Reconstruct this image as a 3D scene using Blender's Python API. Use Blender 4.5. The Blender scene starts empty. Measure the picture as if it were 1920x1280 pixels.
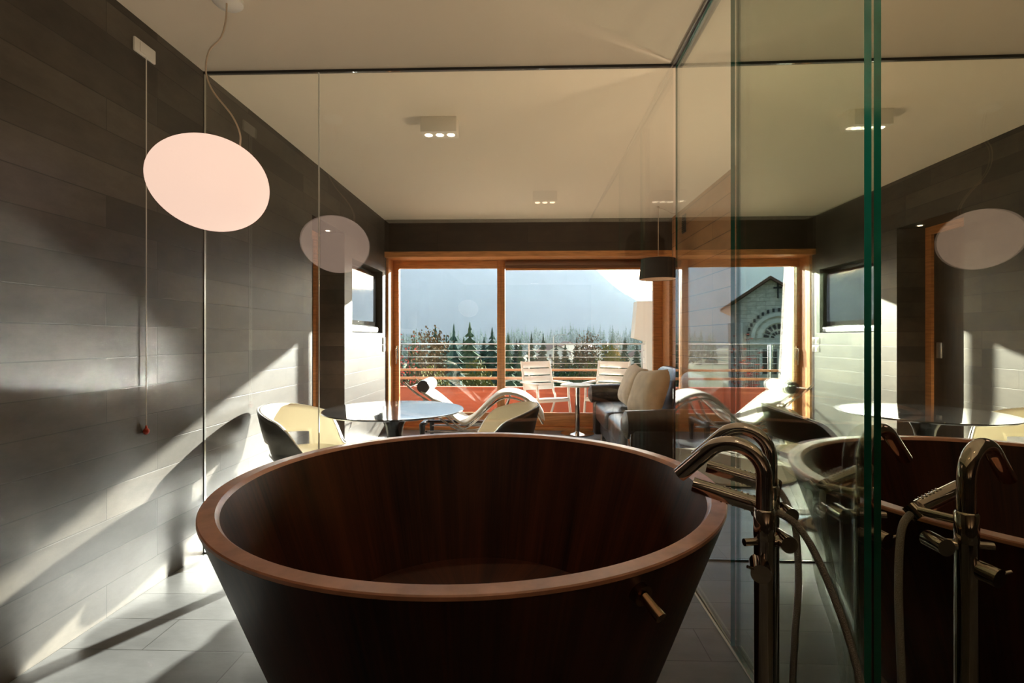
import bpy, bmesh, math, random
from mathutils import Vector, Matrix
R = math.radians
S = bpy.context.scene
COL = S.collection
# ------------------------------------------------------------------ camera
cam = bpy.data.cameras.new('camera'); co = bpy.data.objects.new('camera', cam); COL.objects.link(co)
co.location = (0, 0, 1.166); co.rotation_euler = (R(90), 0, R(1.78))
cam.sensor_width = 36; cam.lens = 36*950/1920; cam.shift_y = -8/1920; cam.clip_start = .03; cam.clip_end = 6000
S.camera = co
# ------------------------------------------------------------------ world, sun, exposure
w = bpy.data.worlds.new('sky'); S.world = w; w.use_nodes = True
n = w.node_tree.nodes; l = w.node_tree.links
sky = n.new('ShaderNodeTexSky'); sky.sky_type = 'NISHITA'; sky.sun_disc = False
sky.sun_elevation = R(17); sky.sun_rotation = R(28.6); sky.air_density = 1.0; sky.dust_density = 2.0
n['Background'].inputs['Strength'].default_value = .30
l.new(sky.outputs[0], n['Background'].inputs['Color'])
sl = bpy.data.lights.new('sun', 'SUN'); sl.energy = 64; sl.angle = R(.8); sl.color = (.94, .97, 1)
so = bpy.data.objects.new('sun', sl); COL.objects.link(so)
so.location = (30, 60, 40)
so.rotation_euler = Vector((-.546, -1, -.345)).to_track_quat('-Z', 'Y').to_euler()
vs = S.view_settings; vs.view_transform = 'Standard'; vs.look = 'None'; vs.gamma = 1; vs.use_curve_mapping = False
vs.exposure = 0.0
cy = S.cycles
cy.max_bounces = 12; cy.diffuse_bounces = 5; cy.glossy_bounces = 8; cy.transparent_max_bounces = 40
cy.volume_bounces = 1; cy.sample_clamp_indirect = 0; cy.blur_glossy = 0
cy.use_guiding = True; cy.use_volume_guiding = False; cy.guiding_training_samples = 64

# ------------------------------------------------------------------ materials
def mat(name, color, rough=.5, metal=0, spec=.5, coat=0, bump=0, bscale=60, var=0, vscale=8, stretch=(1, 1, 1), **kw):
    m = bpy.data.materials.new(name); m.use_nodes = True
    nt = m.node_tree; N = nt.nodes; L = nt.links; b = N['Principled BSDF']
    b.inputs['Base Color'].default_value = (*color, 1); b.inputs['Roughness'].default_value = rough
    b.inputs['Metallic'].default_value = metal; b.inputs['Specular IOR Level'].default_value = spec
    b.inputs['Coat Weight'].default_value = coat; b.inputs['Coat Roughness'].default_value = kw.get('coat_rough', .08)
    if var or bump:
        tc = N.new('ShaderNodeTexCoord'); mp = N.new('ShaderNodeMapping'); mp.inputs['Scale'].default_value = stretch
        L.new(tc.outputs['Object'], mp.inputs['Vector'])
    if var:
        no = N.new('ShaderNodeTexNoise'); no.inputs['Scale'].default_value = vscale; no.inputs['Detail'].default_value = 6
        L.new(mp.outputs[0], no.inputs['Vector'])
        rp = N.new('ShaderNodeValToRGB')
        rp.color_ramp.elements[0].position = .3; rp.color_ramp.elements[1].position = .7
        rp.color_ramp.elements[0].color = (*[c*(1-var) for c in color], 1)
        rp.color_ramp.elements[1].color = (*[min(1, c*(1+var)) for c in color], 1)
        L.new(no.outputs['Fac'], rp.inputs[0]); L.new(rp.outputs[0], b.inputs['Base Color'])
    if bump:
        n2 = N.new('ShaderNodeTexNoise'); n2.inputs['Scale'].default_value = bscale; n2.inputs['Detail'].default_value = 4
        L.new(mp.outputs[0], n2.inputs['Vector'])
        bp = N.new('ShaderNodeBump'); bp.inputs['Strength'].default_value = bump; bp.inputs['Distance'].default_value = .01
        L.new(n2.outputs['Fac'], bp.inputs['Height']); L.new(bp.outputs[0], b.inputs['Normal'])
    return m

def tiles(name, c1, c2, mortar, axes, bw, bh, rough, spec=.5, msize=.003, speck=.35):
    """courses of stone or boards; axes = which object axes run along / across the courses"""
    m = bpy.data.materials.new(name); m.use_nodes = True
    nt = m.node_tree; N = nt.nodes; L = nt.links; b = N['Principled BSDF']
    tc = N.new('ShaderNodeTexCoord'); sp = N.new('ShaderNodeSeparateXYZ'); cb = N.new('ShaderNodeCombineXYZ')
    L.new(tc.outputs['Object'], sp.inputs[0])
    L.new(sp.outputs[axes[0]], cb.inputs[0]); L.new(sp.outputs[axes[1]], cb.inputs[1])
    br = N.new('ShaderNodeTexBrick'); br.inputs['Scale'].default_value = 1
    br.inputs['Brick Width'].default_value = bw; br.inputs['Row Height'].default_value = bh
    br.inputs['Mortar Size'].default_value = msize; br.inputs['Mortar Smooth'].default_value = .3; br.offset = .37; br.offset_frequency = 3
    br.inputs['Color1'].default_value = (*c1, 1); br.inputs['Color2'].default_value = (*c2, 1); br.inputs['Mortar'].default_value = (*mortar, 1)
    br.inputs['Bias'].default_value = 0
    L.new(cb.outputs[0], br.inputs['Vector'])
    no = N.new('ShaderNodeTexNoise'); no.inputs['Scale'].default_value = 5; no.inputs['Detail'].default_value = 9; no.inputs['Roughness'].default_value = .7
    mp = N.new('ShaderNodeMapping'); mp.inputs['Scale'].default_value = kwstretch(axes)
    L.new(tc.outputs['Object'], mp.inputs[0]); L.new(mp.outputs[0], no.inputs['Vector'])
    rp = N.new('ShaderNodeValToRGB'); rp.color_ramp.elements[0].position = .3; rp.color_ramp.elements[1].position = .72
    rp.color_ramp.elements[0].color = (1-speck, 1-speck, 1-speck, 1); rp.color_ramp.elements[1].color = (1+speck*.5, 1+speck*.5, 1+speck*.5, 1)
    L.new(no.outputs['Fac'], rp.inputs[0])
    mx = N.new('ShaderNodeMix'); mx.data_type = 'RGBA'; mx.blend_type = 'MULTIPLY'; mx.inputs[0].default_value = 1
    L.new(br.outputs['Color'], mx.inputs[6]); L.new(rp.outputs[0], mx.inputs[7])
    L.new(mx.outputs[2], b.inputs['Base Color'])
    b.inputs['Roughness'].default_value = rough; b.inputs['Specular IOR Level'].default_value = spec
    bp = N.new('ShaderNodeBump'); bp.inputs['Strength'].default_value = .25; bp.inputs['Distance'].default_value = .004
    iv = N.new('ShaderNodeMath'); iv.operation = 'SUBTRACT'
    L.new(no.outputs['Fac'], iv.inputs[0]); L.new(br.outputs['Fac'], iv.inputs[1])
    L.new(iv.outputs[0], bp.inputs['Height']); L.new(bp.outputs[0], b.inputs['Normal'])
    return m
def kwstretch(axes):
    s = [1, 1, 1]; s[axes[0]] = .45; return s

def staves(name, dark, light, rough, coat):
    """walnut staves: grain runs up the tub, colour varies round it"""
    m = bpy.data.materials.new(name); m.use_nodes = True
    nt = m.node_tree; N = nt.nodes; L = nt.links; b = N['Principled BSDF']
    tc = N.new('ShaderNodeTexCoord'); sp = N.new('ShaderNodeSeparateXYZ'); L.new(tc.outputs['Object'], sp.inputs[0])
    at = N.new('ShaderNodeMath'); at.operation = 'ARCTAN2'; L.new(sp.outputs[1], at.inputs[0]); L.new(sp.outputs[0], at.inputs[1])
    def noise(sa, sz, det):
        a = N.new('ShaderNodeMath'); a.operation = 'MULTIPLY'; a.inputs[1].default_value = sa; L.new(at.outputs[0], a.inputs[0])
        z = N.new('ShaderNodeMath'); z.operation = 'MULTIPLY'; z.inputs[1].default_value = sz; L.new(sp.outputs[2], z.inputs[0])
        c = N.new('ShaderNodeCombineXYZ'); L.new(a.outputs[0], c.inputs[0]); L.new(z.outputs[0], c.inputs[1])
        no = N.new('ShaderNodeTexNoise'); no.inputs['Scale'].default_value = 1; no.inputs['Detail'].default_value = det
        L.new(c.outputs[0], no.inputs['Vector']); return no
    n1 = noise(7, .7, 3); n2 = noise(70, 2.5, 6)
    ad = N.new('ShaderNodeMath'); ad.operation = 'MULTIPLY_ADD'; ad.inputs[1].default_value = .45
    L.new(n2.outputs['Fac'], ad.inputs[0]); L.new(n1.outputs['Fac'], ad.inputs[2])
    rp = N.new('ShaderNodeValToRGB'); rp.color_ramp.elements[0].position = .5; rp.color_ramp.elements[1].position = .95
    rp.color_ramp.elements[0].color = (*dark, 1); rp.color_ramp.elements[1].color = (*light, 1)
    L.new(ad.outputs[0], rp.inputs[0]); L.new(rp.outputs[0], b.inputs['Base Color'])
    b.inputs['Roughness'].default_value = rough; b.inputs['Specular IOR Level'].default_value = .3; b.inputs['Coat Weight'].default_value = coat; b.inputs['Coat Roughness'].default_value = .2
    return m

def glass(name, tint, base):
    """clear pane: see-through, with a reflection that grows towards grazing angles"""
    m = bpy.data.materials.new(name); m.use_nodes = True
    nt = m.node_tree; N = nt.nodes; L = nt.links; N.remove(N['Principled BSDF'])
    lw = N.new('ShaderNodeLayerWeight'); lw.inputs['Blend'].default_value = .5
    p = N.new('ShaderNodeMath'); p.operation = 'POWER'; p.inputs[1].default_value = 5; L.new(lw.outputs['Facing'], p.inputs[0])
    q = N.new('ShaderNodeMath'); q.operation = 'MULTIPLY_ADD'; q.inputs[1].default_value = 1-base; q.inputs[2].default_value = base; q.use_clamp = True
    L.new(p.outputs[0], q.inputs[0])
    t = N.new('ShaderNodeBsdfTransparent'); t.inputs[0].default_value = (*tint, 1)
    g = N.new('ShaderNodeBsdfGlossy'); g.inputs['Roughness'].default_value = 0; g.inputs[0].default_value = (1, 1, 1, 1)
    mx = N.new('ShaderNodeMixShader'); L.new(q.outputs[0], mx.inputs[0]); L.new(t.outputs[0], mx.inputs[1]); L.new(g.outputs[0], mx.inputs[2])
    L.new(mx.outputs[0], N['Material Output'].inputs['Surface'])
    return m

def emit(name, color, strength):
    m = bpy.data.materials.new(name); m.use_nodes = True
    b = m.node_tree.nodes['Principled BSDF']
    b.inputs['Base Color'].default_value = (*[c*.3 for c in color], 1)
    b.inputs['Emission Color'].default_value = (*color, 1); b.inputs['Emission Strength'].default_value = strength
    return m

M = {}
M['stone'] = tiles('basalt_cladding', (.098, .084, .067), (.040, .034, .026), (.035, .03, .023), (1, 2), .78, .135, .42, .5, .0025, .5)
M['stone_x'] = tiles('basalt_cladding_end', (.050, .033, .022), (.040, .026, .017), (.03, .022, .016), (0, 2), 1.1, .21, .5, .4)
M['floor'] = tiles('slate_floor', (.165, .166, .163), (.13, .131, .13), (.06, .06, .056), (0, 1), 1.05, .205, .3, .38, .0025)
M['boards'] = tiles('larch_boards', (.42, .22, .10), (.36, .18, .08), (.12, .06, .03), (1, 2), 2.4, .16, .45, .4, .004, .25)
M['ceil'] = mat('warm_white_plaster', (.66, .585, .475), .9, bump=.05, bscale=25)
M['larch'] = mat('orange_larch', (.58, .25, .085), .4, var=.25, vscale=6, stretch=(1, 1, 9), coat=.15)
M['larch_h'] = mat('orange_larch_level_grain', (.58, .25, .085), .4, var=.25, vscale=6, stretch=(1, 9, 9), coat=.15)
M['dark_wood'] = mat('dark_brown_door', (.045, .028, .018), .4, var=.3, vscale=8, stretch=(4, 4, .5))
M['tub'] = staves('walnut_staves', (.012, .002, .0015), (.095, .024, .009), .45, .05)
M['tub_rim'] = mat('walnut_rim', (.52, .23, .14), .42, var=.25, vscale=14, stretch=(1, 1, 1), coat=.7, coat_rough=.25)
M['chrome'] = mat('polished_chrome', (.56, .50, .46), .06, 1)
M['steel'] = mat('brushed_steel', (.55, .54, .52), .3, 1)
M['bronze'] = mat('warm_dark_chrome', (.42, .25, .15), .2, 1)
M['hose'] = mat('metal_hose', (.33, .30, .27), .28, 1, bump=.6, bscale=400)
M['pane'] = glass('clear_glass', (.97, .985, .97), .11)
M['side_pane'] = glass('clear_side_glass', (.93, .97, .95), .13)
M['win_pane'] = glass('window_glass', (.99, 1, .995), .03)
M['edge'] = mat('green_glass_edge', (.004, .115, .085), .12, spec=.8, coat=1)
M['mirror'] = mat('tinted_mirror', (.74, .73, .63), .0, 1)
M['track'] = mat('grey_aluminium', (.28, .27, .25), .35, .8)
M['seal'] = mat('dark_seal', (.02, .018, .016), .6)
M['white_seal'] = mat('pale_seal', (.6, .6, .57), .5)
M['white_plastic'] = mat('white_plastic', (.72, .70, .64), .35)
M['red_plastic'] = mat('red_bead', (.45, .05, .02), .35)
M['cordm'] = mat('pale_cord', (.5, .4, .3), .6)
M['lamp'] = emit('opal_glass_lit', (1.0, .70, .55), .92)
M['bulb'] = emit('lit_bulb', (1, .82, .6), 6)
M['spot_white'] = mat('white_lacquer', (.7, .66, .58), .4)
M['marble'] = mat('dark_polished_marble', (.035, .036, .038), .05, spec=1, var=.6, vscale=5, stretch=(1, 3, 1), coat=1, coat_rough=.06)
M['black_gloss'] = mat('black_gloss', (.012, .010, .009), .18, spec=.6)
M['cream'] = mat('cream_leather', (.84, .78, .62), .45, bump=.08, bscale=180)
M['charcoal'] = mat('charcoal_shell', (.028, .025, .022), .35, bump=.05, bscale=300)
M['leather'] = mat('black_brown_leather', (.032, .024, .022), .32, spec=.6, bump=.25, bscale=22, coat=.25, coat_rough=.25)
M['linen'] = mat('beige_linen', (.80, .69, .55), .85, bump=.2, bscale=260, var=.12, vscale=12)
M['hide'] = mat('white_hide', (.72, .69, .62), .7, bump=.35, bscale=35, var=.12, vscale=10)
M['rug'] = mat('cream_wool', (.62, .56, .44), .95, bump=.8, bscale=120, var=.15, vscale=30)
M['screen'] = mat('tv_glass', (.01, .011, .012), .08, spec=.8, coat=1, coat_rough=.03)
M['silver'] = mat('silver_plastic', (.58, .58, .58), .3, .6)
M['fabric_black'] = mat('black_shade_fabric', (.018, .014, .012), .8, bump=.2, bscale=300)
M['shade_in'] = mat('pale_shade_lining', (.6, .42, .3), .8)
M['blind'] = mat('brown_blind_cloth', (.20, .10, .055), .8)
M['white_metal'] = mat('white_garden_metal', (.80, .78, .74), .4)
M['render_white'] = mat('white_render', (.83, .80, .72), .9, bump=.1, bscale=40)
M['red_panel'] = mat('red_orange_panel', (.50, .11, .05), .55, var=.15, vscale=3)
M['deck'] = mat('grey_deck', (.32, .29, .26), .7, var=.2, vscale=9, stretch=(1, 8, 1))
M['rail_wood'] = mat('rail_larch', (.55, .25, .12), .5)
M['cable'] = mat('steel_cable', (.75, .75, .75), .3, .8)
M['bark'] = mat('bark', (.06, .04, .028), .9)
M['fir'] = [mat('fir_dark', (.05, .10, .075), .9, spec=.05, var=.4, vscale=.8), mat('fir_mid', (.08, .135, .075), .9, spec=.05, var=.4, vscale=.8), mat('fir_blue', (.06, .115, .095), .9, spec=.05, var=.4, vscale=.8)]
M['leaf_y'] = mat('yellow_green_leaves', (.17, .17, .06), .9, spec=.05, var=.4, vscale=.9)
M['leaf_r'] = mat('russet_leaves', (.17, .115, .065), .9, spec=.05, var=.4, vscale=.9)
M['leaf_red'] = mat('red_leaves', (.42, .08, .06), .7, var=.4, vscale=5)
M['leaf_g'] = mat('green_leaves', (.07, .10, .04), .9, spec=.05, var=.4, vscale=.9)
M['meadow'] = mat('meadow', (.12, .13, .06), .95, var=.5, vscale=.03)
M['hill'] = mat('forested_slope', (.03, .045, .035), 1, var=.55, vscale=.012, spec=0)
M['church_stone'] = tiles('church_stone', (.82, .79, .72), (.70, .68, .62), (.50, .48, .43), (0, 2), .7, .34, .85, .2, .02)
M['roof_brown'] = mat('brown_roof', (.16, .085, .06), .8, var=.3, vscale=1)
M['house_white'] = mat('white_house', (.75, .73, .68), .9)
M['slate_dark'] = mat('dark_opening', (.03, .03, .035), .5)
M['stone_pale'] = mat('pale_trim_stone', (.85, .83, .78), .85)

# ------------------------------------------------------------------ mesh helpers
class MB:
    def __init__(s): s.bm = bmesh.new()
    def box(s, a, b, bev=0, seg=2, mtx=None):
        c = [(a[i]+b[i])/2 for i in range(3)]; d = [abs(b[i]-a[i]) for i in range(3)]
        mt = Matrix.Translation(c) @ Matrix.Diagonal((*d, 1))
        if mtx: mt = mtx @ mt
        v = bmesh.ops.create_cube(s.bm, size=1, matrix=mt)['verts']
        if bev:
            e = list({e for q in v for e in q.link_edges})
            bmesh.ops.bevel(s.bm, geom=e, offset=bev, segments=seg, affect='EDGES', profile=.5)
        return s
    def tube(s, pts, r, n=12, caps=True, closed=False):
        P = [Vector(p) for p in pts]; k = len(P)
        rr = r if isinstance(r, (list, tuple)) else [r]*k
        tang = []
        for i in range(k):
            a = P[i-1] if (i or closed) else P[i]; b = P[(i+1) % k] if (i < k-1 or closed) else P[i]
            tang.append((b-a).normalized())
        up = Vector((0, 0, 1)) if abs(tang[0].z) < .9 else Vector((1, 0, 0))
        nx = (up - tang[0]*up.dot(tang[0])).normalized(); rings = []
        for i in range(k):
            nx = (nx - tang[i]*nx.dot(tang[i]))
            nx = nx.normalized() if nx.length > 1e-6 else tang[i].orthogonal().normalized()
            ny = tang[i].cross(nx)
            rings.append([s.bm.verts.new(P[i] + (nx*math.cos(2*math.pi*j/n)+ny*math.sin(2*math.pi*j/n))*rr[i]) for j in range(n)])
        for i in range(k if closed else k-1):
            A, B = rings[i], rings[(i+1) % k]
            for j in range(n): s.bm.faces.new((A[j], A[(j+1) % n], B[(j+1) % n], B[j]))
        if caps and not closed:
            s.bm.faces.new(rings[0][::-1]); s.bm.faces.new(rings[-1])
        return s
    def cyl(s, a, b, r, r2=None, n=20): return s.tube([a, b], [r, r if r2 is None else r2], n)
    def lathe(s, prof, n=48, c=(0, 0, 0), caps=True):
        rings = []
        for (r, z) in prof:
            if r < 1e-5: rings.append([s.bm.verts.new((c[0], c[1], c[2]+z))])
            else: rings.append([s.bm.verts.new((c[0]+r*math.cos(2*math.pi*j/n), c[1]+r*math.sin(2*math.pi*j/n), c[2]+z)) for j in range(n)])
        for A, B in zip(rings, rings[1:]):
            for j in range(n):
                q = [A[j % len(A)], A[(j+1) % n % len(A)] if len(A) > 1 else None, B[(j+1) % n % len(B)] if len(B) > 1 else None, B[j % len(B)]]
                q = [x for x in q if x is not None]
                if len(set(q)) >= 3: s.bm.faces.new(q)
        return s
    def prism(s, pts, axis, a, b):
        """2-D outline pushed from a to b along an axis"""
        def v(p, t):
            q = list(p); q.insert(axis, t); return s.bm.verts.new(q)
        A = [v(p, a) for p in pts]; B = [v(p, b) for p in pts]; k = len(pts)
        s.bm.faces.new(A); s.bm.faces.new(B[::-1])
        for i in range(k): s.bm.faces.new((A[i], B[i], B[(i+1) % k], A[(i+1) % k]))
        return s
    def grid(s, f, nu, nv, wu=False, wv=False):
        V = [[s.bm.verts.new(f(i/(nu if wu else nu-1), j/(nv if wv else nv-1))) for j in range(nv)] for i in range(nu)]
        for i in range(nu if wu else nu-1):
            for j in range(nv if wv else nv-1):
                s.bm.faces.new((V[i][j], V[(i+1) % nu][j], V[(i+1) % nu][(j+1) % nv], V[i][(j+1) % nv]))
        return V
    def ell(s, c, r, e=1.0, nu=32, nv=20, mtx=None):
        """(super)ellipsoid; e < 1 gives a cushion-like box"""
        def sp(x): return math.copysign(abs(x)**e, x)
        def f(u, v):
            a = 2*math.pi*u; b = math.pi*(v-.5)*.998
            p = Vector((r[0]*sp(math.cos(b))*sp(math.cos(a)), r[1]*sp(math.cos(b))*sp(math.sin(a)), r[2]*sp(math.sin(b))))
            if mtx: p = mtx @ p
            return p + Vector(c)
        s.grid(f, nu, nv, wu=True)
        return s
    def build(s, name, m, parent=None, smooth=True, ang=40, loc=None):
        bmesh.ops.recalc_face_normals(s.bm, faces=s.bm.faces)
        me = bpy.data.meshes.new(name); s.bm.to_mesh(me); s.bm.free()
        for x in (m if isinstance(m, list) else [m]): me.materials.append(x)
        if smooth:
            for p in me.polygons: p.use_smooth = True
            me.set_sharp_from_angle(angle=R(ang))
        o = bpy.data.objects.new(name, me); COL.objects.link(o)
        if parent: o.parent = parent
        if loc: o.location = loc
        return o
def curve(pts, k=8):
    P = [Vector(p) for p in pts]; P = [2*P[0]-P[1]] + P + [2*P[-1]-P[-2]]; out = []
    for i in range(1, len(P)-2):
        a, b, c, d = P[i-1:i+3]
        for j in range(k):
            t = j/k
            out.append(.5*((2*b)+(c-a)*t+(2*a-5*b+4*c-d)*t*t+(3*b-a-3*c+d)*t**3))
    out.append(P[-2]); return out
def tag(o, label=None, cat=None, group=None, kind=None):
    if label: o['label'] = label
    if cat: o['category'] = cat
    if group: o['group'] = group
    if kind: o['kind'] = kind
    return o
def thing(name, label, cat, loc=(0, 0, 0), rz=0, group=None):
    o = bpy.data.objects.new(name, None); COL.objects.link(o); o.empty_display_size = .1
    o.location = loc; o.rotation_euler = (0, 0, rz)
    return tag(o, label, cat, group)
def dup(root, loc, rz=0, label=None, scale=None):
    r = root.copy(); COL.objects.link(r); r.location = loc; r.rotation_euler = (0, 0, rz)
    if label: r['label'] = label
    if scale: r.scale = scale
    for ch in list(root.children):
        c = ch.copy(); COL.objects.link(c); c.parent = r
        for g in ch.children:
            d = g.copy(); COL.objects.link(d); d.parent = c
    return r
def struct(o): o['kind'] = 'structure'; return o
def pane(name, a, b, thin, m, me, parent=None, tagargs=None, rz=None, loc=None):
    """a glass sheet: big faces of one material, the four narrow edges of another"""
    q = MB(); q.box(a, b); o = q.build(name, [m, me], parent, smooth=False)
    for p in o.data.polygons: p.material_index = 0 if abs(p.normal[thin]) > .5 else 1
    if tagargs: tag(o, *tagargs)
    return o

# ------------------------------------------------------------------ room shell
LX, RX, GY, BY, H = -1.75, 1.73, 2.69, 6.14, 2.6
q = MB(); q.box((-2.6, -.95, -.25), (2.0, 6.6, 0)); struct(q.build('floor', M['floor'], smooth=False))
q = MB(); q.box((-2.6, -.95, H), (2.0, 6.6, H+.3)); struct(q.build('ceiling', M['ceil'], smooth=False))
D0, D1, DZ = 4.06, 4.79, 2.16; T0, T1, TZ0, TZ1 = 5.0, 6.06, 1.215, 1.955
q = MB()
for a, b in (((-2.35, -.95, 0), (LX, D0, H)), ((-2.35, D0, DZ), (LX, D1, H)), ((-2.35, D1, 0), (LX, T0, H)),
             ((-2.35, T0, 0), (LX, T1, TZ0)), ((-2.35, T0, TZ1), (LX, T1, H)), ((-2.35, T0, TZ0), (-1.89, T1, TZ1)), ((-2.35, T1, 0), (LX, 6.6, H))):
    q.box(a, b)
struct(q.build('wall_left', M['stone'], smooth=False))
q = MB(); q.box((LX, BY, 2.21), (RX, 6.6, H)); struct(q.build('wall_back', M['stone_x'], smooth=False))
q = MB(); q.box((RX, -.95, 0), (2.0, 6.6, H)); struct(q.build('wall_right', M['boards'], smooth=False))
q = MB(); q.box((-2.6, -1.15, 0), (2.0, -.95, H)); struct(q.build('wall_rear', M['stone_x'], smooth=False))
# door in the recess of the left wall
d = bpy.data.objects.new('door_1', None); COL.objects.link(d); d.location = (-2.0, 4.42, 0); struct(d)
q = MB()
q.box((-.06, -.36, 0), (.0, -.30, 2.16)); q.box((-.06, .30, 0), (.0, .37, 2.16)); q.box((-.06, -.30, 2.09), (.0, .30, 2.16))
q.build('door_frame', M['larch'], d, smooth=False)
q = MB(); q.box((-.05, -.30, 0.01), (-.025, .30, 2.09)); lf = q.build('door_leaf', M['dark_wood'], d, smooth=False)
q = MB(); q.box((-.025, .20, .98), (-.012, .26, 1.12), .004); q.build('handle', M['steel'], lf)
q = MB(); q.box((-2.35, D0, 0), (-2.05, D1, DZ)); struct(q.build('trim_1', M['dark_wood'], smooth=False))
t = thing('recessed_downlight', 'tiny lit downlight in the soffit of the doorway recess', 'ceiling light', (-1.86, 4.66, DZ))
q = MB(); q.lathe([(.0, -.004), (.035, -.004), (.035, 0)], 20); q.build('trim_ring', M['steel'], t)
q = MB(); q.lathe([(0, -.007), (.018, -.007), (.02, -.004)], 16); q.build('bulb', M['bulb'], t)

# window wall
wn = bpy.data.objects.new('window_1', None); COL.objects.link(wn); wn.location = (0, 6.45, 0); struct(wn)
q = MB(); q.box((LX, -.31, 2.145), (RX, .13, 2.21)); q.box((1.70, -.31, 0), (RX, .13, 2.145)); q.box((LX, -.23, 0), (-1.722, .13, 2.145))
q.box((-1.722, -.1, 0), (1.70, .13, .03))
q.build('casing', M['larch_h'], wn, smooth=False)
def frame(x0, x1, xl, xr, y0, y1, z0, z1, zt, zb, m):
    q = MB(); q.box((x0, y0, z0), (xl, y1, z1), .006); q.box((xr, y0, z0), (x1, y1, z1), .006)
    o = q.build('stile', M['larch'], wn)
    q = MB(); q.box((xl, y0+.002, zt), (xr, y1-.002, z1-.002), .005); q.box((xl, y0+.002, z0+.002), (xr, y1-.002, zb), .005)
    return q.build('rail', M['larch_h'], wn)
frame(-1.722, -.34, -1.65, -.391, 0, .06, .03, 2.145, 2.047, .204, 0)
frame(-.34, 1.70, -.289, 1.585, 0, .06, .03, 2.145, 2.047, .204, 0)
pane('window_pane', (-1.65, .025, .204), (-.391, .035, 2.047), 1, M['win_pane'], M['win_pane'], wn)
pane('window_pane', (-.289, .025, .204), (1.585, .035, 2.047), 1, M['win_pane'], M['win_pane'], wn)
q = MB(); q.box((-1.70, -.012, .88), (-1.66, 0, 1.06), .004); q.tube(curve([(-1.68, -.01, 1.02), (-1.68, -.05, 1.02), (-1.68, -.055, .99), (-1.675, -.055, .83)], 5), .010, 10)
q.build('handle', M['chrome'], wn)
q = MB(); q.box((-.285, -.045, 2.04), (1.63, -.02, 2.075), .01); q.cyl((-.285, -.04, 2.10), (1.68, -.04, 2.10), .028)
q.build('roller_blind', M['blind'], wn)
q = MB(); q.box((-.285, -.05, 2.015), (1.63, -.015, 2.04), .006); q.build('blind_bar', M['larch_h'], wn)

# glass room: ceiling and floor tracks
q = MB(); q.box((LX, GY-.008, H-.012), (.775, GY+.012, H)); struct(q.build('trim_2', M['seal'], smooth=False))
q = MB(); q.box((.752, -.95, H-.018), (.758, GY, H)); q.box((.772, -.95, H-.018), (.812, GY, H)); q.box((.758, -.95, H-.006), (.772, GY, H))
struct(q.build('trim_3', M['track'], smooth=False))
q = MB(); q.box((LX, GY-.01, 0), (.775, GY+.014, .006)); struct(q.build('trim_4', M['seal'], smooth=False))
q = MB(); q.box((.757, -.95, 0), (.764, GY-.01, .005)); struct(q.build('trim_5', M['white_seal'], smooth=False))
q = MB(); q.box((LX, GY-.006, .006), (LX+.004, GY+.006, H-.012)); struct(q.build('trim_7', M['steel'], smooth=False))
q = MB(); q.box((-1.124, GY-.0045, .006), (-1.120, GY+.0045, H-.012)); struct(q.build('trim_8', M['white_seal'], smooth=False))
Z0, Z1 = .007, H-.013
pane('glass_panel', (LX+.004, GY-.005, Z0), (-1.124, GY+.005, Z1), 1, M['pane'], M['pane'], tagargs=('narrow clear glass panel between stone wall and first vertical joint', 'glass panel'))
pane('glass_panel', (-1.120, GY-.005, Z0), (.764, GY+.005, Z1), 1, M['pane'], M['pane'], tagargs=('wide clear glass panel behind the tub facing the window', 'glass panel'))
def side(o):   # the side glazing runs a touch out of square
    o.location = (.77, 1.93, 0); o.rotation_euler = (0, 0, R(-.6)); return o
side(pane('glass_panel', (-.005, .004, Z0), (.005, .745, H-.02), 0, M['side_pane'], M['edge'], tagargs=('clear side glass panel showing sofa and boarded wall through it', 'glass panel')))
side(pane('glass_panel', (-.008, -.77, Z0), (.008, -.002, H-.02), 0, M['side_pane'], M['edge'], tagargs=('green-edged clear glass panel nearest the two tub fillers', 'glass panel')))
q = MB(); q.box((.0105, -2.86, .004), (.021, .0, H-.02)); side(tag(q.build('mirror_panel', M['mirror'], smooth=False), 'tall tinted mirror wall at right reflecting tub and room', 'mirror'))
q = MB(); q.box((.024, -2.86, .001), (.055, .0, H-.02)); o = struct(side(q.build('trim_6', M['seal'], smooth=False)))

# ------------------------------------------------------------------ bathtub
TX, TY, TR, TH = -.187, 1.708, .797, .697
tub = thing('bathtub', 'large round walnut bathtub with tapering stave sides', 'bathtub', (TX, TY, 0))
B0 = .54
def ro(z): return B0 + (TR-B0)*z/TH
prof = [(0, .0), (B0-.01, 0), (B0, .01)] + [(ro(z), z) for z in (.1, .2, .3, .4, .5, .6, .685)]
inn = [(ro(z)-.050, z) for z in (.685, .6, .5, .4, .3, .2, .17)] + [(0, .17)]
q = MB(); q.lathe(prof + inn, 128); q.build('tub_shell', M['tub'], tub, ang=30)
q = MB(); q.lathe([(TR-.056, .685), (ro(.685)-.002, .685), (ro(.686)+.001, .6865), (TR-.003, .694), (TR-.006, TH), (TR-.045, TH), (TR-.049, .694), (TR-.056, .685)], 128)
q.build('rim', M['tub_rim'], tub, ang=30)
q = MB(); q.lathe([(ro(.18)-.056, .172), (ro(.18)-.056, .182), (0, .182)], 96); fl = q.build('tub_floor', M['tub'], tub, ang=30)
q = MB(); q.lathe([(.03, .182), (.03, .187), (0, .188)], 24); q.build('drain', M['chrome'], fl)
nx, ny = .407/.767, -.65/.767
p = Vector((nx*ro(.645), ny*ro(.645), .645))
q = MB(); q.cyl(p-Vector((nx, ny, -.2))*.012, p+Vector((nx, ny, -.2))*.018, .022, n=24)
q.cyl(p+Vector((nx, ny, -.2))*.018, p+Vector((nx*1.1, ny*1.1, -.45))*.058, .011, .012, 20)
q.build('overflow_handle', M['bronze'], tub)

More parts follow.
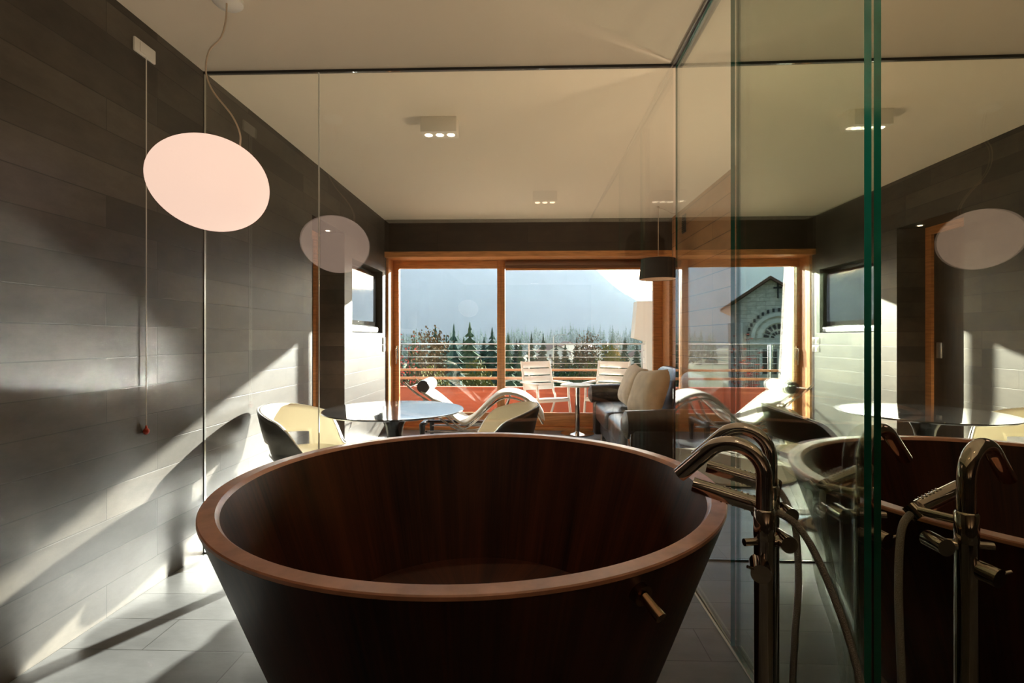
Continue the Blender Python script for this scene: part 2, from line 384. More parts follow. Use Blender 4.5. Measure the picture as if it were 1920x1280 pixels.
# ------------------------------------------------------------------ tub fillers
def filler(loc, label, hose, rz):
    t = thing('tub_filler', label, 'faucet', loc, 0, 'floor standing tub fillers')
    q = MB(); q.lathe([(0, 0), (.045, 0), (.045, .008), (.04, .012), (0, .012)], 32); q.build('base_plate', M['chrome'], t)
    q = MB(); q.cyl((0, 0, .01), (0, 0, .70), .0225, n=28); q.lathe([(.0225, .70), (.0235, .705), (.0235, .765), (.0195, .77)], 28)
    q.build('column', M['chrome'], t)
    dx, dy = -math.cos(rz), math.sin(rz)
    pts = [(0, 0, .765), (0, 0, .80), (0, 0, .843)]
    pts += [(dx*(.07-.07*math.cos(R(a))), dy*(.07-.07*math.cos(R(a))), .843+.07*math.sin(R(a))) for a in range(9, 136, 9)]
    k = .07*(1+math.cos(R(45))); pts += [(dx*(k+s_*.7071), dy*(k+s_*.7071), .843+.0495-s_*.7071) for s_ in (.03, .10)]
    q = MB(); q.tube(pts, .018, 24); q.build('spout', M['chrome'], t)
    a = Vector((.058, .085, -.451+1.19)); b = Vector((-.112, .16, .778)); u = (b-a).normalized()
    q = MB(); q.tube([a, a+u*.02, a+u*.021, a+u*.1, b], [.013, .013, .020, .020, .019], 20)
    hs = q.build('hand_shower', M['chrome'], t)
    q = MB()
    sidev = u.cross(Vector((0, 0, 1))).normalized(); upv = sidev.cross(u)
    for i in range(6):
        for j in range(7):
            an = R(-90+30*j); c = a + u*(.045+i*.014) + (sidev*math.cos(an)+upv*math.sin(an))*.0198
            q.ell(c, (.0032, .0032, .0032), 1, 6, 4)
    q.build('grip_studs', M['chrome'], hs)
    q = MB(); q.cyl((.0, .0, .745), (.05, .075, .745), .010, n=14); q.cyl((.045, .075, .728), (.06, .095, .752), .018, n=16); q.build('shower_holder', M['chrome'], t)
    q = MB(); q.tube(curve(hose, 8), .0085, 12); q.build('hose', M['hose'], t)
    q = MB(); q.cyl((-.050, -.01, .695), (0, 0, .695), .0085, n=16); q.cyl((0, 0, .690), (.055, .02, .690), .013, n=20); q.cyl((.052, -.012, .690), (.052, .045, .690), .019, n=24)
    q.build('valve', M['chrome'], t)
    q = MB(); q.cyl((-.012, -.0, .645), (-.03, -.05, .64), .0215, n=28); q.cyl((-.028, -.04, .643), (-.058, -.045, .655), .0035, n=10); q.build('diverter_knob', M['chrome'], t)
    return t
filler((.547, 1.19, 0), 'chrome floor-standing tub filler nearest the camera', [(.058, .085, .739), (.108, .05, .705), (.149, 0, .592), (.180, -.055, .42), (.188, -.08, .22), (.15, -.06, .035), (.06, -.02, .014), (0, .03, .014)], R(28))
filler((.652, 1.385, 0), 'chrome floor-standing tub filler standing behind the nearer one', [(.058, .085, .739), (.075, .06, .70), (.084, .03, .63), (.075, 0, .50), (.05, -.03, .38), (.035, -.045, .2), (.04, -.05, .05), (.02, -.045, .014)], R(28))

# ------------------------------------------------------------------ lamps
t = thing('pendant_lamp', 'lit opal glass pebble pendant hanging beside stone wall', 'pendant lamp', (-1.29, 2.017, 1.79))
mx = Matrix.Rotation(R(13), 4, 'Y')
q = MB()
def peb(u, v):
    a = 2*math.pi*u; b = math.pi*(v-.5)*.999
    k = 1 + .05*math.cos(a)*math.cos(b)
    p = Vector((.222*math.cos(b)*math.cos(a), .215*math.cos(b)*math.sin(a), .187*math.sin(b)*k))
    return mx @ p
q.grid(peb, 64, 40, wu=True); q.build('glass_shade', M['lamp'], t)
z0 = Vector((-1.29, 2.017, 1.79))
q = MB(); q.tube(curve([(.125, .0, .14), (.125, 0, .20), (.085, .01, .28), (.0, .02, .385), (-.035, .03, .47), (-.028, .04, .56), (.015, .05, .62), (.03, .06, .70), (.025, .075, .79), (.02, .08, .812)], 8), .0035, 8); q.build('cord', M['cordm'], t)
q = MB(); q.lathe([(0, .775), (.05, .78), (.06, .79), (.06, .81), (0, .81)], 32, (.02, .09, 0)); q.build('canopy', M['white_plastic'], t)

def spotbox(loc, label, watts=3):
    t = thing('ceiling_spotlight', label, 'ceiling light', loc, 0, 'three-lamp ceiling spotlights')
    q = MB(); q.box((-.118, -.0, -.10), (.118, .118, 0), .004); h = q.build('housing', M['spot_white'], t)
    for i in range(3):
        x = -.074+.074*i
        q = MB(); q.lathe([(0, -.103), (.022, -.103), (.026, -.1005)], 24, (x, .059, 0)); q.build('bulb', M['bulb'], t)
        ld = bpy.data.lights.new('spot_beam', 'SPOT'); ld.energy = watts; ld.color = (1, .72, .44); ld.spot_size = R(95); ld.spot_blend = .6; ld.shadow_soft_size = .025
        lo = bpy.data.objects.new('spot_beam', ld); COL.objects.link(lo); lo.parent = t; lo.location = (x, .059, -.12)
    return t
spotbox((-.58, 3.27, H), 'white box spotlight with three lit lamps beyond the front glass', 10)
spotbox((.17, .29, H), 'white three-lamp box spotlight on the bathroom ceiling over the tub', .5)
t = thing('pendant_lamp', 'black drum shade pendant hanging above the sofa by the window', 'pendant lamp', (1.43, 5.6, 1.80))
q = MB(); q.lathe([(.20, 0), (.205, .002), (.182, .222), (.178, .222), (.185, .21), (.2, 0)], 48); q.build('lamp_shade', M['fabric_black'], t)
q = MB(); q.lathe([(.196, .004), (.176, .215), (0, .219)], 48); q.build('shade_lining', M['shade_in'], t)
q = MB(); q.ell((0, 0, .10), (.03, .03, .045)); q.build('bulb', M['bulb'], t)
q = MB(); q.tube(curve([(0, 0, .15), (0, 0, .5), (0, 0, .785)], 3), .004, 8); q.tube(curve([(0, 0, .785), (.1, .05, .77), (.2, .15, .755), (.285, .25, .79)], 6), .004, 8); q.ell((0, 0, .788), (.014, .014, .012)); q.build('cord', M['cordm'], t)

# added fill lamps, out of view behind camera and mirror, brightening the ceiling
def fill_lamp(loc, label, watts, rz=0):
    t = thing('added_fill_lamp', label, 'added fill lamp', loc, rz)
    q = MB(); q.lathe([(0, 0), (.14, 0), (.14, .015), (.02, .03), (.014, .05), (0, .05)], 32); q.build('base', M['steel'], t)
    q = MB(); q.cyl((0, 0, .03), (0, 0, .50), .013, n=14); q.build('pole', M['steel'], t)
    q = MB(); q.lathe([(.02, .49), (.06, .52), (.13, .60), (.15, .65), (.145, .65), (.12, .605), (.02, .51)], 40); q.build('bowl', M['fabric_black'], t)
    ld = bpy.data.lights.new('added_fill_beam', 'SPOT'); ld.energy = watts; ld.color = (1, .80, .56); ld.spot_size = R(160); ld.spot_blend = .5; ld.shadow_soft_size = .06
    lo = bpy.data.objects.new('added_fill_beam', ld); COL.objects.link(lo); lo.parent = t; lo.location = (0, 0, .67); lo.rotation_euler = (R(180), 0, 0)
fill_lamp((.3, -.6, 0), 'added black bowl fill lamp behind the camera by the rear wall', 76)
fill_lamp((1.5, 3.15, 0), 'added black bowl fill lamp hidden in the corner behind the mirror wall', 95)

# ------------------------------------------------------------------ left wall fittings
t = thing('pull_cord_alarm', 'white wall plate with long pull cord ending in red bead', 'pull cord', (LX, 2.254, 2.47))
q = MB(); q.box((0, -.064, -.032), (.012, .064, .032), .005); pl = q.build('wall_plate', M['white_plastic'], t)
q = MB(); q.box((.012, -.035, -.022), (.015, .035, .022), .002); q.build('plate_insert', M['white_plastic'], pl)
q = MB(); q.cyl((.014, 0, -.03), (.014, 0, -1.72), .0022, n=8); q.build('cord', M['white_plastic'], t)
q = MB(); q.ell((.014, 0, -1.732), (.013, .013, .015), 1, 16, 12); q.cyl((.014, 0, -1.72), (.014, 0, -1.705), .006, .003, 12); q.build('bead', M['red_plastic'], t)
for i, (z, w_) in enumerate(((1.125, 'upper'), (1.035, 'lower'))):
    t = thing('light_switch', f'{w_} of two square white switches on left wall by window', 'light switch', (LX, 6.10, z), 0, 'switches beside the window')
    q = MB(); q.box((0, -.04, -.04), (.012, .04, .04), .004); pl = q.build('switch_plate', M['white_plastic'], t)
    q = MB(); q.box((.012, -.025, -.025), (.017, .025, .025), .003); q.build('rocker', M['white_plastic'], t)
t = thing('television', 'flat television with silver speaker bar set into wall niche', 'television', (-1.885, 5.53, 1.22))
q = MB(); q.box((.0, -.49, .07), (.075, .49, .69), .008); q.build('bezel', M['black_gloss'], t)
q = MB(); q.box((.074, -.455, .125), (.078, .455, .655)); q.build('screen', M['screen'], t, smooth=False)
q = MB(); q.box((.0, -.49, .0), (.10, .49, .068), .02, 4); q.build('speaker_bar', M['silver'], t)
t = thing('wall_vent', 'small dark slotted vent high on the boarded wall', 'vent', (RX, 5.65, 2.42))
q = MB(); q.box((-.012, -.06, -.1), (0, .06, .1), .003); q.build('grille_frame', M['seal'], t)
q = MB()
for i in range(8): q.box((-.016, -.05, -.085+i*.022), (-.011, .05, -.075+i*.022))
q.build('slats', M['black_gloss'], t, smooth=False)

# ------------------------------------------------------------------ dining table and chairs
t = thing('dining_table', 'round table with dark polished stone top and trumpet base', 'table', (-.858, 3.235, 0))
q = MB(); q.lathe([(0, .687), (.40, .687), (.435, .692), (.445, .699), (.442, .704), (.43, .705), (0, .705)], 96); q.build('tabletop', M['marble'], t)
q = MB(); q.lathe([(0, 0), (.24, 0), (.245, .006), (.2, .018), (.11, .04), (.06, .08), (.04, .14), (.034, .25), (.036, .4), (.045, .52), (.06, .60), (.09, .66), (.13, .687), (0, .687)], 48); q.build('pedestal', M['black_gloss'], t)

def tubchair(loc, rz, label):
    t = thing('tub_chair', label, 'chair', loc, rz, 'tub chairs at the round table')
    def hh(a):   # rim height round the shell; a = 0 at the middle of the back
        x = abs(a)/math.pi
        k = min(1, max(0, (x-.42)/(.64-.42))); k = k*k*(3-2*k)
        return (.735-.08*min(1, x/.45)**2)*(1-k) + .455*k
    NU, NV = 72, 15
    def surf(off):
        def f(u, v):
            a = (u-.5)*2*math.pi; h = hh(a)
            if v < .3:
                r = .245*(v/.3); z = .40 + .02*(v/.3)**3
            else:
                s_ = (v-.3)/.7; z = .42 + (h-.42)*s_; r = .245 + .075*(z-.42)/.3 + .02*s_*(1-s_)
            r = max(.001, r+off*(1 if v >= .3 else v/.3)); z = z+(-off if v < .3 else 0)
            return (-r*math.cos(a)*1.0, r*math.sin(a)*.98, z)
        return f
    def sheet(off, name, m, parent):
        q = MB(); V = q.grid(surf(off), NU, NV, wu=True)
        kill = []
        for f_ in q.bm.faces:
            c = f_.calc_center_median(); a = math.atan2(c.y, -c.x)
            if abs(a) < R(52) and .452 < c.z < .53 and math.hypot(c.x, c.y) > .22: kill.append(f_)
        bmesh.ops.delete(q.bm, geom=kill, context='FACES')
        o = q.build(name, m, parent)
        so_ = o.modifiers.new('solid', 'SOLIDIFY'); so_.thickness = .014; so_.offset = 0
        return o
    sheet(.0, 'outer_shell', M['charcoal'], t); sheet(-.0145, 'upholstery', M['cream'], t)
    q = MB(); q.cyl((0, 0, .04), (0, 0, .395), .03, n=20); q.lathe([(0, 0), (.2, 0), (.205, .008), (.06, .03), (.03, .06), (0, .06)], 40); q.build('pedestal', M['chrome'], t)
    return t
tubchair((-1.36, 3.18, 0), R(-6), 'cream tub chair with dark outer shell beside stone wall')
tubchair((-.25, 3.28, 0), R(190), 'cream tub chair with dark outer shell on window side, right of table')

# ------------------------------------------------------------------ chaise longue
t = thing('chaise_longue', 'white hide chaise longue on chrome frame with black legs', 'chaise longue', (0, 5.62, 0))
prof = curve([(-1.31, .70), (-1.20, .60), (-1.05, .50), (-.88, .36), (-.74, .245), (-.66, .225), (-.56, .29), (-.42, .43), (-.30, .525), (-.18, .555), (-.04, .50), (.08, .40), (.16, .27)] and
             [(-1.31, 0, .70), (-1.20, 0, .60), (-1.05, 0, .50), (-.88, 0, .36), (-.74, 0, .245), (-.66, 0, .225), (-.56, 0, .29), (-.42, 0, .43), (-.30, 0, .525), (-.18, 0, .545), (-.04, 0, .50), (.08, 0, .40), (.16, 0, .27)], 6)
q = MB()
for s_ in (-.265, .265): q.tube([p+Vector((0, s_, -.02)) for p in prof], .0115, 10)
for i in (3, 20, 40, 60, len(prof)-2): q.tube([prof[i]+Vector((0, -.265, -.02)), prof[i]+Vector((0, .265, -.02))], .008, 8)
for s_ in (-.2, .2):
    q.tube(curve([(-1.12, s_, .50), (-.98, s_, .33), (-.80, s_, .20), (-.62, s_, .165), (-.42, s_, .21), (-.28, s_, .32), (-.2, s_, .50)], 6), .0125, 10)
q.build('tube_frame', M['chrome'], t)
q = MB()
P = [p for p in prof[8:]]
def pad(u, v):
    i = u*(len(P)-1); k = min(int(i), len(P)-2); p = P[k].lerp(P[k+1], i-k)
    tg = (P[min(k+2, len(P)-1)]-P[max(k-1, 0)]).normalized(); nr = Vector((-tg.z, 0, tg.x))
    a = 2*math.pi*v; sy = math.copysign(abs(math.cos(a))**.35, math.cos(a)); sz = math.copysign(abs(math.sin(a))**.6, math.sin(a))
    e = min(1, min(u, 1-u)*30+.2)
    return p + nr*(.022+.022*sz*e) + Vector((0, .25*sy, 0))
V = q.grid(pad, 80, 28, wv=True)
q.bm.faces.new([V[0][j] for j in range(28)]); q.bm.faces.new([V[-1][j] for j in range(28)][::-1])
q.build('hide_pad', M['hide'], t)
q = MB(); q.tube([(-1.12, -.23, .635), (-1.12, -.2, .635), (-1.12, .2, .635), (-1.12, .23, .635)], [.06, .072, .072, .06], 28); hr = q.build('headrest', M['hide'], t)
for s_ in (-1, 1):
    q = MB(); q.tube([(-1.12, s_*.165, .635), (-1.12, s_*.235, .635)], [.0735, .066], 28); q.build('headrest_end', M['leather'], hr)
q = MB()
for x in (-1.12, -.26): q.box((x-.02, -.30, .21), (x+.02, .30, .26), .008)
q.box((-1.1, -.025, .215), (-.28, .025, .245), .006); q.build('crossbar', M['black_gloss'], t)
for x in (-1.12, -.26):
    for s_ in (-.27, .27):
        q = MB(); q.tube([(x, s_, 0), (x, s_, .02), (x, s_, .24)], [.014, .018, .034], 14); q.build('leg', M['black_gloss'], t)
q = MB()
for s_ in (-.2, .2): q.tube([(-1.1, s_, .15), (-.28, s_, .15)], .011, 10)
q.build('spreader', M['chrome'], t)

# ------------------------------------------------------------------ sofa and pillows
t = thing('sofa', 'dark leather two-seat sofa against the boarded wall', 'sofa', (1.22, 4.84, 0))
q = MB(); q.box((-.40, -.95, .07), (.47, .95, .27), .03, 3); q.build('base', M['leather'], t)
for y in (-.43, .43):
    q = MB(); q.ell((-.07, y, .355), (.41, .435, .105), .28, 48, 24); q.build('seat_cushion', M['leather'], t)
for y in (-.43, .43):
    q = MB(); q.ell((.27, y, .62), (.13, .42, .24), .5, 40, 24, Matrix.Rotation(R(12), 4, 'Y')); q.build('back_cushion', M['leather'], t)
q = MB(); q.ell((.40, 0, .47), (.10, 1.08, .37), .3, 48, 24); q.build('backrest', M['leather'], t)
for s_ in (-1, 1):
    q = MB(); q.box((-.46, s_*1.06-.085, .05), (.46, s_*1.06+.085, .50), .03, 3)
    q.tube([(-.52, s_*1.04, .515), (-.49, s_*1.04, .515), (-.2, s_*1.04, .52), (.2, s_*1.04, .525), (.46, s_*1.04, .525)], [.05, .105, .112, .108, .10], 24)
    q.build('arm', M['leather'], t)
q = MB(); q.box((-.475, -1.13, .03), (-.462, -1.02, .46), .004); q.build('chrome_strip', M['chrome'], t)
for x in (-.36, .4):
    for y in (-1.0, 1.0):
        q = MB(); q.cyl((x, y, 0), (x, y, .08), .025, n=16); q.build('leg', M['chrome'], t)
def pillow(loc, rot, label):
    q = MB()
    def side_(sg):
        def f(u, v):
            a, b = 2*u-1, 2*v-1
            th = .105*max(0, (1-a**4)*(1-b**4))**.55
            pin = 1-.07*(1-a*a)*abs(b)**3; pin2 = 1-.07*(1-b*b)*abs(a)**3
            return (sg*th, .215*a*pin2, .215*b*pin)
        return f
    q.grid(side_(1), 26, 26); q.grid(side_(-1), 26, 26)
    bmesh.ops.remove_doubles(q.bm, verts=q.bm.verts, dist=.0005)
    o = q.build('throw_pillow', M['linen'], ang=80); o.location = loc; o.rotation_euler = rot
    return tag(o, label, 'pillow', 'beige pillows on the sofa')
pillow((1.06, 5.10, .675), (R(5), R(20), R(6)), 'beige linen throw pillow farther along the sofa, near window')
pillow((1.05, 4.46, .68), (R(-6), R(22), R(14)), 'beige linen throw pillow nearer the camera, by near sofa arm')

t = thing('side_table', 'small pedestal table with chrome pole between chaise and sofa', 'table', (.60, 6.15, 0))
q = MB(); q.lathe([(0, .575), (.2, .575), (.205, .58), (.205, .592), (.2, .597), (0, .597)], 48); q.build('tabletop', M['white_plastic'], t)
q = MB(); q.cyl((0, 0, .02), (0, 0, .575), .03, n=24); q.build('pole', M['chrome'], t)
q = MB(); q.lathe([(0, 0), (.2, 0), (.2, .008), (.05, .02), (.03, .03), (0, .03)], 48); q.build('base', M['chrome'], t)

q = MB()
rnd = random.Random(4)
q.lathe([(0, 0), (.64, 0), (.66, .01), (.65, .022), (.62, .026), (.4, .028), (0, .028)], 96)
tag(q.build('rug', M['rug'], loc=(-.1, 4.66, 0.0)), 'round cream wool rug on dark floor in front of chaise', 'rug')

# ------------------------------------------------------------------ balcony
q = MB(); q.box((-3.2, 6.6, -.35), (3.4, 8.45, -.10)); struct(q.build('floor_balcony', M['deck'], smooth=False))
q = MB(); q.box((-3.2, 8.28, -.10), (1.95, 8.34, .335)); q.box((-3.2, 8.25, .335), (1.95, 8.37, .355)); struct(q.build('wall_balcony_front', M['red_panel'], smooth=False))
q = MB(); q.prism([(1.764, 1.745), (1.713, 1.157), (1.91, 1.10), (1.91, -.2), (3.0, -.2), (3.0, 1.76)], 1, 8.22, 8.5); struct(q.build('wall_balcony_right', M['render_white'], smooth=False))
q = MB(); q.prism([(6.6, -.3), (7.34, -.3), (7.06, 2.3), (6.95, 3.0), (6.6, 3.0)], 0, -2.1, -1.86); struct(q.build('wall_balcony_left', M['render_white'], smooth=False))
t = thing('balcony_railing', 'balcony railing of steel cables above two orange wooden rails', 'railing', (0, 8.31, -.1))
q = MB(); q.cyl((-3.1, 0, 1.156), (1.9, 0, 1.156), .011, n=12); q.build('top_rail', M['cable'], t)
for z in (.948, .841, .74):
    q = MB(); q.cyl((-3.1, 0, z+.1), (1.9, 0, z+.1), .0045, n=8); q.build('cable', M['cable'], t)
for z0_, z1_ in ((.612, .648), (.473, .513)):
    q = MB(); q.box((-3.1, -.03, z0_+.1), (1.9, .03, z1_+.1), .006); q.build('wood_rail', M['rail_wood'], t)
for x in (-2.2, .02, 1.86):
    q = MB(); q.box((x-.012, -.012, .45), (x+.012, .012, 1.15), .003); q.build('post', M['cable'], t)
def gchair(loc, rz, label):
    t = thing('garden_chair', label, 'chair', loc, rz, 'white slatted garden chairs')
    # faces local -Y
    for i in range(4):
        q = MB(); z = .50+i*.105; y = .20+.10*(i/3)
        q.box((-.23, y-.006, z), (.23, y+.006, z+.092), .004, 2, None); q.build('back_slat', M['white_metal'], t)
    for i in range(5):
        q = MB(); y = -.24+i*.10; q.box((-.24, y, .40-.012*i), (.24, y+.085, .412-.012*i), .004); q.build('seat_slat', M['white_metal'], t)
    for s_ in (-1, 1):
        q = MB(); q.tube(curve([(s_*.25, -.30, 0), (s_*.25, -.22, .38), (s_*.25, -.20, .60)], 4), .017, 10); q.build('leg', M['white_metal'], t)
        q = MB(); q.tube(curve([(s_*.25, .34, 0), (s_*.25, .16, .36), (s_*.24, .20, .5), (s_*.235, .31, .91)], 4), .017, 10); q.build('leg', M['white_metal'], t)
        q = MB(); q.box((s_*.27-.03, -.25, .60), (s_*.27+.03, .24, .625), .011, 3); q.build('armrest', M['white_metal'], t)
    q = MB(); q.box((-.25, -.24, .36), (.25, -.21, .395), .005); q.box((-.25, .15, .33), (.25, .18, .36), .005); q.build('seat_frame', M['white_metal'], t)
    return t
gchair((.26, 7.28, -.10), R(28), 'white slatted garden chair on balcony, left of pair')
gchair((1.14, 7.30, -.10), R(-28), 'white slatted garden chair on balcony, partly behind sofa arm')

# ------------------------------------------------------------------ valley
GZ = -13.
q = MB()
def gnd(u, v):
    x = -500+u*1000; y = 14+v*1500
    return (x, y, GZ + (8*max(0, (y-250)/500)) - (0 if y > 40 else (40-y)*.05) + 1.5*math.sin(x*.03)*math.sin(y*.02))
q.grid(gnd, 60, 60); struct(q.build('valley_floor', M['meadow']))
rnd = random.Random(11)
def hill(name, y0, depth, ridge, x0, x1, amp, seed):
    q = MB(); rg = random.Random(seed); ph = [rg.uniform(0, 6.3) for _ in range(8)]
    def f(u, v):
        x = x0+u*(x1-x0); y = y0+v*depth; hx = ridge(x)
        k = math.sin(min(1, v*1.0)*math.pi/2)
        z = GZ+6 + hx*k + amp*k*(math.sin(x*.02+ph[0]+y*.011)*.6+math.sin(x*.047+ph[1]-y*.02)*.3+math.sin(x*.13+ph[2]+y*.05)*.12)
        return (x, y, z)
    q.grid(f, 160, 50); return struct(q.build(name, M['hill']))
def lin(x, pts):
    for (a, b), (c, d_) in zip(pts, pts[1:]):
        if x <= c: return b + (d_-b)*max(0, (x-a))/(c-a)
    return pts[-1][1]
hill('mountain_slope', 700, 420, lambda x: lin(x, [(-700, 300), (-100, 260), (60, 190), (120, 163), (170, 120), (220, 78), (300, 40), (480, 26), (700, 20)]), -700, 700, 9, 3)
hill('far_mountain', 1250, 300, lambda x: lin(x, [(-900, 120), (200, 130), (420, 150), (700, 175), (1000, 220)]), -900, 1000, 10, 8)

def conifer_mesh(seed, layers=20, fan=11):
    rg = random.Random(seed); q = MB()
    for i in range(layers):
        t_ = i/(layers-1); z = .06+.90*t_; rad = .20*(1-t_)**.85+.012
        for j in range(fan):
            a = 2*math.pi*(j+rg.random()*.8)/fan; rr = rad*rg.uniform(.65, 1.15); dz = rr*rg.uniform(.25, .6)
            d_ = Vector((math.cos(a), math.sin(a), 0)); s_ = Vector((-d_.y, d_.x, 0))*rr*.30
            top = Vector((0, 0, z+.035)); mid = d_*rr*.6+Vector((0, 0, z-dz*.4)); tip = d_*rr+Vector((0, 0, z-dz))
            v = [q.bm.verts.new(x) for x in (top, mid+s_, tip, mid-s_)]
            q.bm.faces.new(v)
            w_ = [q.bm.verts.new(x) for x in (mid+s_*.3+Vector((0, 0, .01)), mid+s_*1.7-Vector((0, 0, dz*.5)), mid-Vector((0, 0, dz*.9)), mid-s_*1.7-Vector((0, 0, dz*.5)))]
            q.bm.faces.new(w_)
    q.lathe([(.012, .9), (.004, 1.0), (0, 1.02)], 6)
    me = bpy.data.meshes.new('foliage'); q.bm.to_mesh(me); q.bm.free(); return me
def leafy_mesh(seed, nleaf=2600, tall=1.0):
    rg = random.Random(seed); q = MB()
    blobs = [(rg.uniform(-.16, .16), rg.uniform(-.16, .16), rg.uniform(.3, .85), rg.uniform(.10, .2)) for _ in range(14)]
    for i in range(nleaf):
        bx, by, bz, br = rg.choice(blobs)
        d_ = Vector((rg.gauss(0, 1), rg.gauss(0, 1), rg.gauss(0, 1))).normalized()*br*rg.uniform(.6, 1)
        c = Vector((bx, by, bz))+d_; s_ = rg.uniform(.006, .014)
        a = Vector((rg.gauss(0, 1), rg.gauss(0, 1), rg.gauss(0, 1))).normalized()*s_; b = a.orthogonal().normalized()*s_
        q.bm.faces.new([q.bm.verts.new(x) for x in (c+a, c+b, c-a, c-b)])
    me = bpy.data.meshes.new('foliage'); q.bm.to_mesh(me); q.bm.free(); return me
q = MB(); q.tube([(0, 0, 0), (0, 0, .5), (0, 0, .95)], [.02, .013, .004], 7); trunk_me = bpy.data.meshes.new('trunk'); q.bm.to_mesh(trunk_me); q.bm.free(); trunk_me.materials.append(M['bark'])
FM = {}
for k, mm in enumerate(M['fir']):
    me = conifer_mesh(20+k); me.materials.append(mm); FM['fir%d' % k] = me
for k, mm in (('y', M['leaf_y']), ('r', M['leaf_r']), ('g', M['leaf_g'])):
    me = leafy_mesh(ord(k)); me.materials.append(mm); FM[k] = me
def tree(kind, px, py, Y, label, group=None, wide=1.0, hgt=None):
    X = (px-989)/950*Y; ztop = 1.166-(py-632)/950*Y
    h = hgt or ztop-GZ+.5
    t = thing({'f': 'conifer_tree'}.get(kind[0], 'leafy_tree'), label, 'tree', (X, Y, ztop-h), rnd.uniform(0, 6), group)
    t.scale = (h*wide*1.3, h*wide*1.3, h)
    o = bpy.data.objects.new('foliage', FM[kind]); COL.objects.link(o); o.parent = t
    o = bpy.data.objects.new('trunk', trunk_me); COL.objects.link(o); o.parent = t
    return t
tree('fir0', 815, 612, 72, 'tall dark conifer, first full spire in left window pane', wide=1)
tree('fir2', 850, 611, 54, 'tall dark conifer at the middle of left window pane', wide=0.9)
tree('fir1', 880, 607, 64, 'broad tall conifer with highest tip in left window pane', wide=1.15)
tree('fir0', 922, 616, 78, 'dense dark conifer just left of the window mullion', wide=1.1)
tree('r', 795, 612, 60, 'russet bare-branched tree at left of the window', wide=0.6)
tree('fir1', 775, 628, 70, 'slender conifer beside the russet tree at far left', wide=0.7)
tree('fir2', 836, 630, 90, 'short grey-green conifer between the first two tall spires', wide=0.9)
tree('y', 900, 655, 46, 'yellow-green leafy tree low in front of the highest conifer', wide=0.55)
tree('y', 813, 668, 47, 'yellow-green leafy tree low at left behind the cables', wide=0.55)
tree('fir1', 952, 628, 52, 'mid green conifer just right of the window mullion', wide=0.8)
tree('fir0', 996, 627, 60, 'dark conifer rising above the left garden chair', wide=0.8)
tree('fir2', 1018, 627, 87, 'dark conifer spire right of the left garden chair back', wide=0.75)
tree('fir1', 975, 642, 68, 'smaller conifer between mullion and railing post', wide=0.7)
tree('y', 1136, 628, 60, 'tall pale yellow-green tree between the garden chairs', wide=0.55)
tree('fir0', 1168, 640, 72, 'dark narrow conifer above the right garden chair', wide=0.85)
tree('r', 1100, 622, 88, 'russet tree behind the low green trees', wide=0.6)
tree('g', 1085, 672, 46, 'low round green tree left of the pale tall tree', wide=0.6)
tree('g', 1112, 680, 53, 'low green tree right behind the small balcony table', wide=0.55)
tree('g', 1195, 668, 48, 'low green tree beside the white balcony wall', wide=0.6)
tree('g', 1050, 690, 51, 'low green tree behind the arm of the left garden chair', wide=0.6)
for i in range(26):
    px = 752+i*19+rnd.uniform(-7, 7)
    tree(rnd.choice(('fir0', 'fir1', 'fir2')), px, rnd.uniform(632, 648), 96+10*((i*5)%7), 'small hazy conifer in the belt behind the nearer trees', 'conifers in the middle distance', wide=rnd.uniform(.9, 1.3), hgt=rnd.uniform(13, 17))
# distant wood as one mass
q = MB()
for i in range(1100):
    Y = rnd.uniform(235, 560); X = rnd.uniform(-.34, .42)*Y; h = rnd.uniform(8, 17)
    gz = GZ+8*max(0, (Y-250)/500)+rnd.uniform(-2, 7)*(Y > 330) - 3.5*(X < -.05*Y)
    if Y < 340 and -.03 < X/Y < .16: continue
    for j in range(7):
        z = gz+h*(.12+.78*j/6); r = h*.17*(1-j/6.6)
        for m_ in range(5):
            a = rnd.uniform(0, 6.28); rr = r*rnd.uniform(.6, 1.3); d_ = Vector((math.cos(a), math.sin(a), 0))*rr; s_ = Vector((-d_.y, d_.x, 0))*.55
            q.bm.faces.new([q.bm.verts.new(v_) for v_ in (Vector((X, Y, z+h*.12)), Vector((X, Y, z))+d_*.9+s_, Vector((X, Y, z-rr*.5))+d_*1.15, Vector((X, Y, z))+d_*.9-s_)])
tag(q.build('distant_wood', M['fir'][1], smooth=False), 'hazy mass of distant conifers at the mountain foot', 'forest', None, 'stuff')
# red climber at the balcony's left end
t = thing('red_shrub', 'red-leaved thin shrub beyond the left end of railing', 'shrub', (-2.42, 9.6, -1.5))
q = MB(); rg = random.Random(5); st = MB()
for i in range(12):
    x, y = rg.uniform(-.2, .2), rg.uniform(-.2, .2); hh_ = rg.uniform(1.8, 2.7)
    pts = curve([(x*.3, y*.3, 0), (x*.7, y*.7, hh_*.5), (x+rg.uniform(-.1, .1), y, hh_)], 5); st.tube(pts, .007, 5)
    for p_ in pts[4:]:
        for k in range(4):
            c = p_+Vector((rg.gauss(0, .05), rg.gauss(0, .05), rg.gauss(0, .08))); a = Vector((rg.gauss(0, 1), rg.gauss(0, 1), rg.gauss(0, 1))).normalized()*.022; b = a.orthogonal().normalized()*.022
            q.bm.faces.new([q.bm.verts.new(v_) for v_ in (c+a, c+b, c-a, c-b)])
q.build('foliage', M['leaf_red'], t, smooth=False); st.build('stems', M['bark'], t)
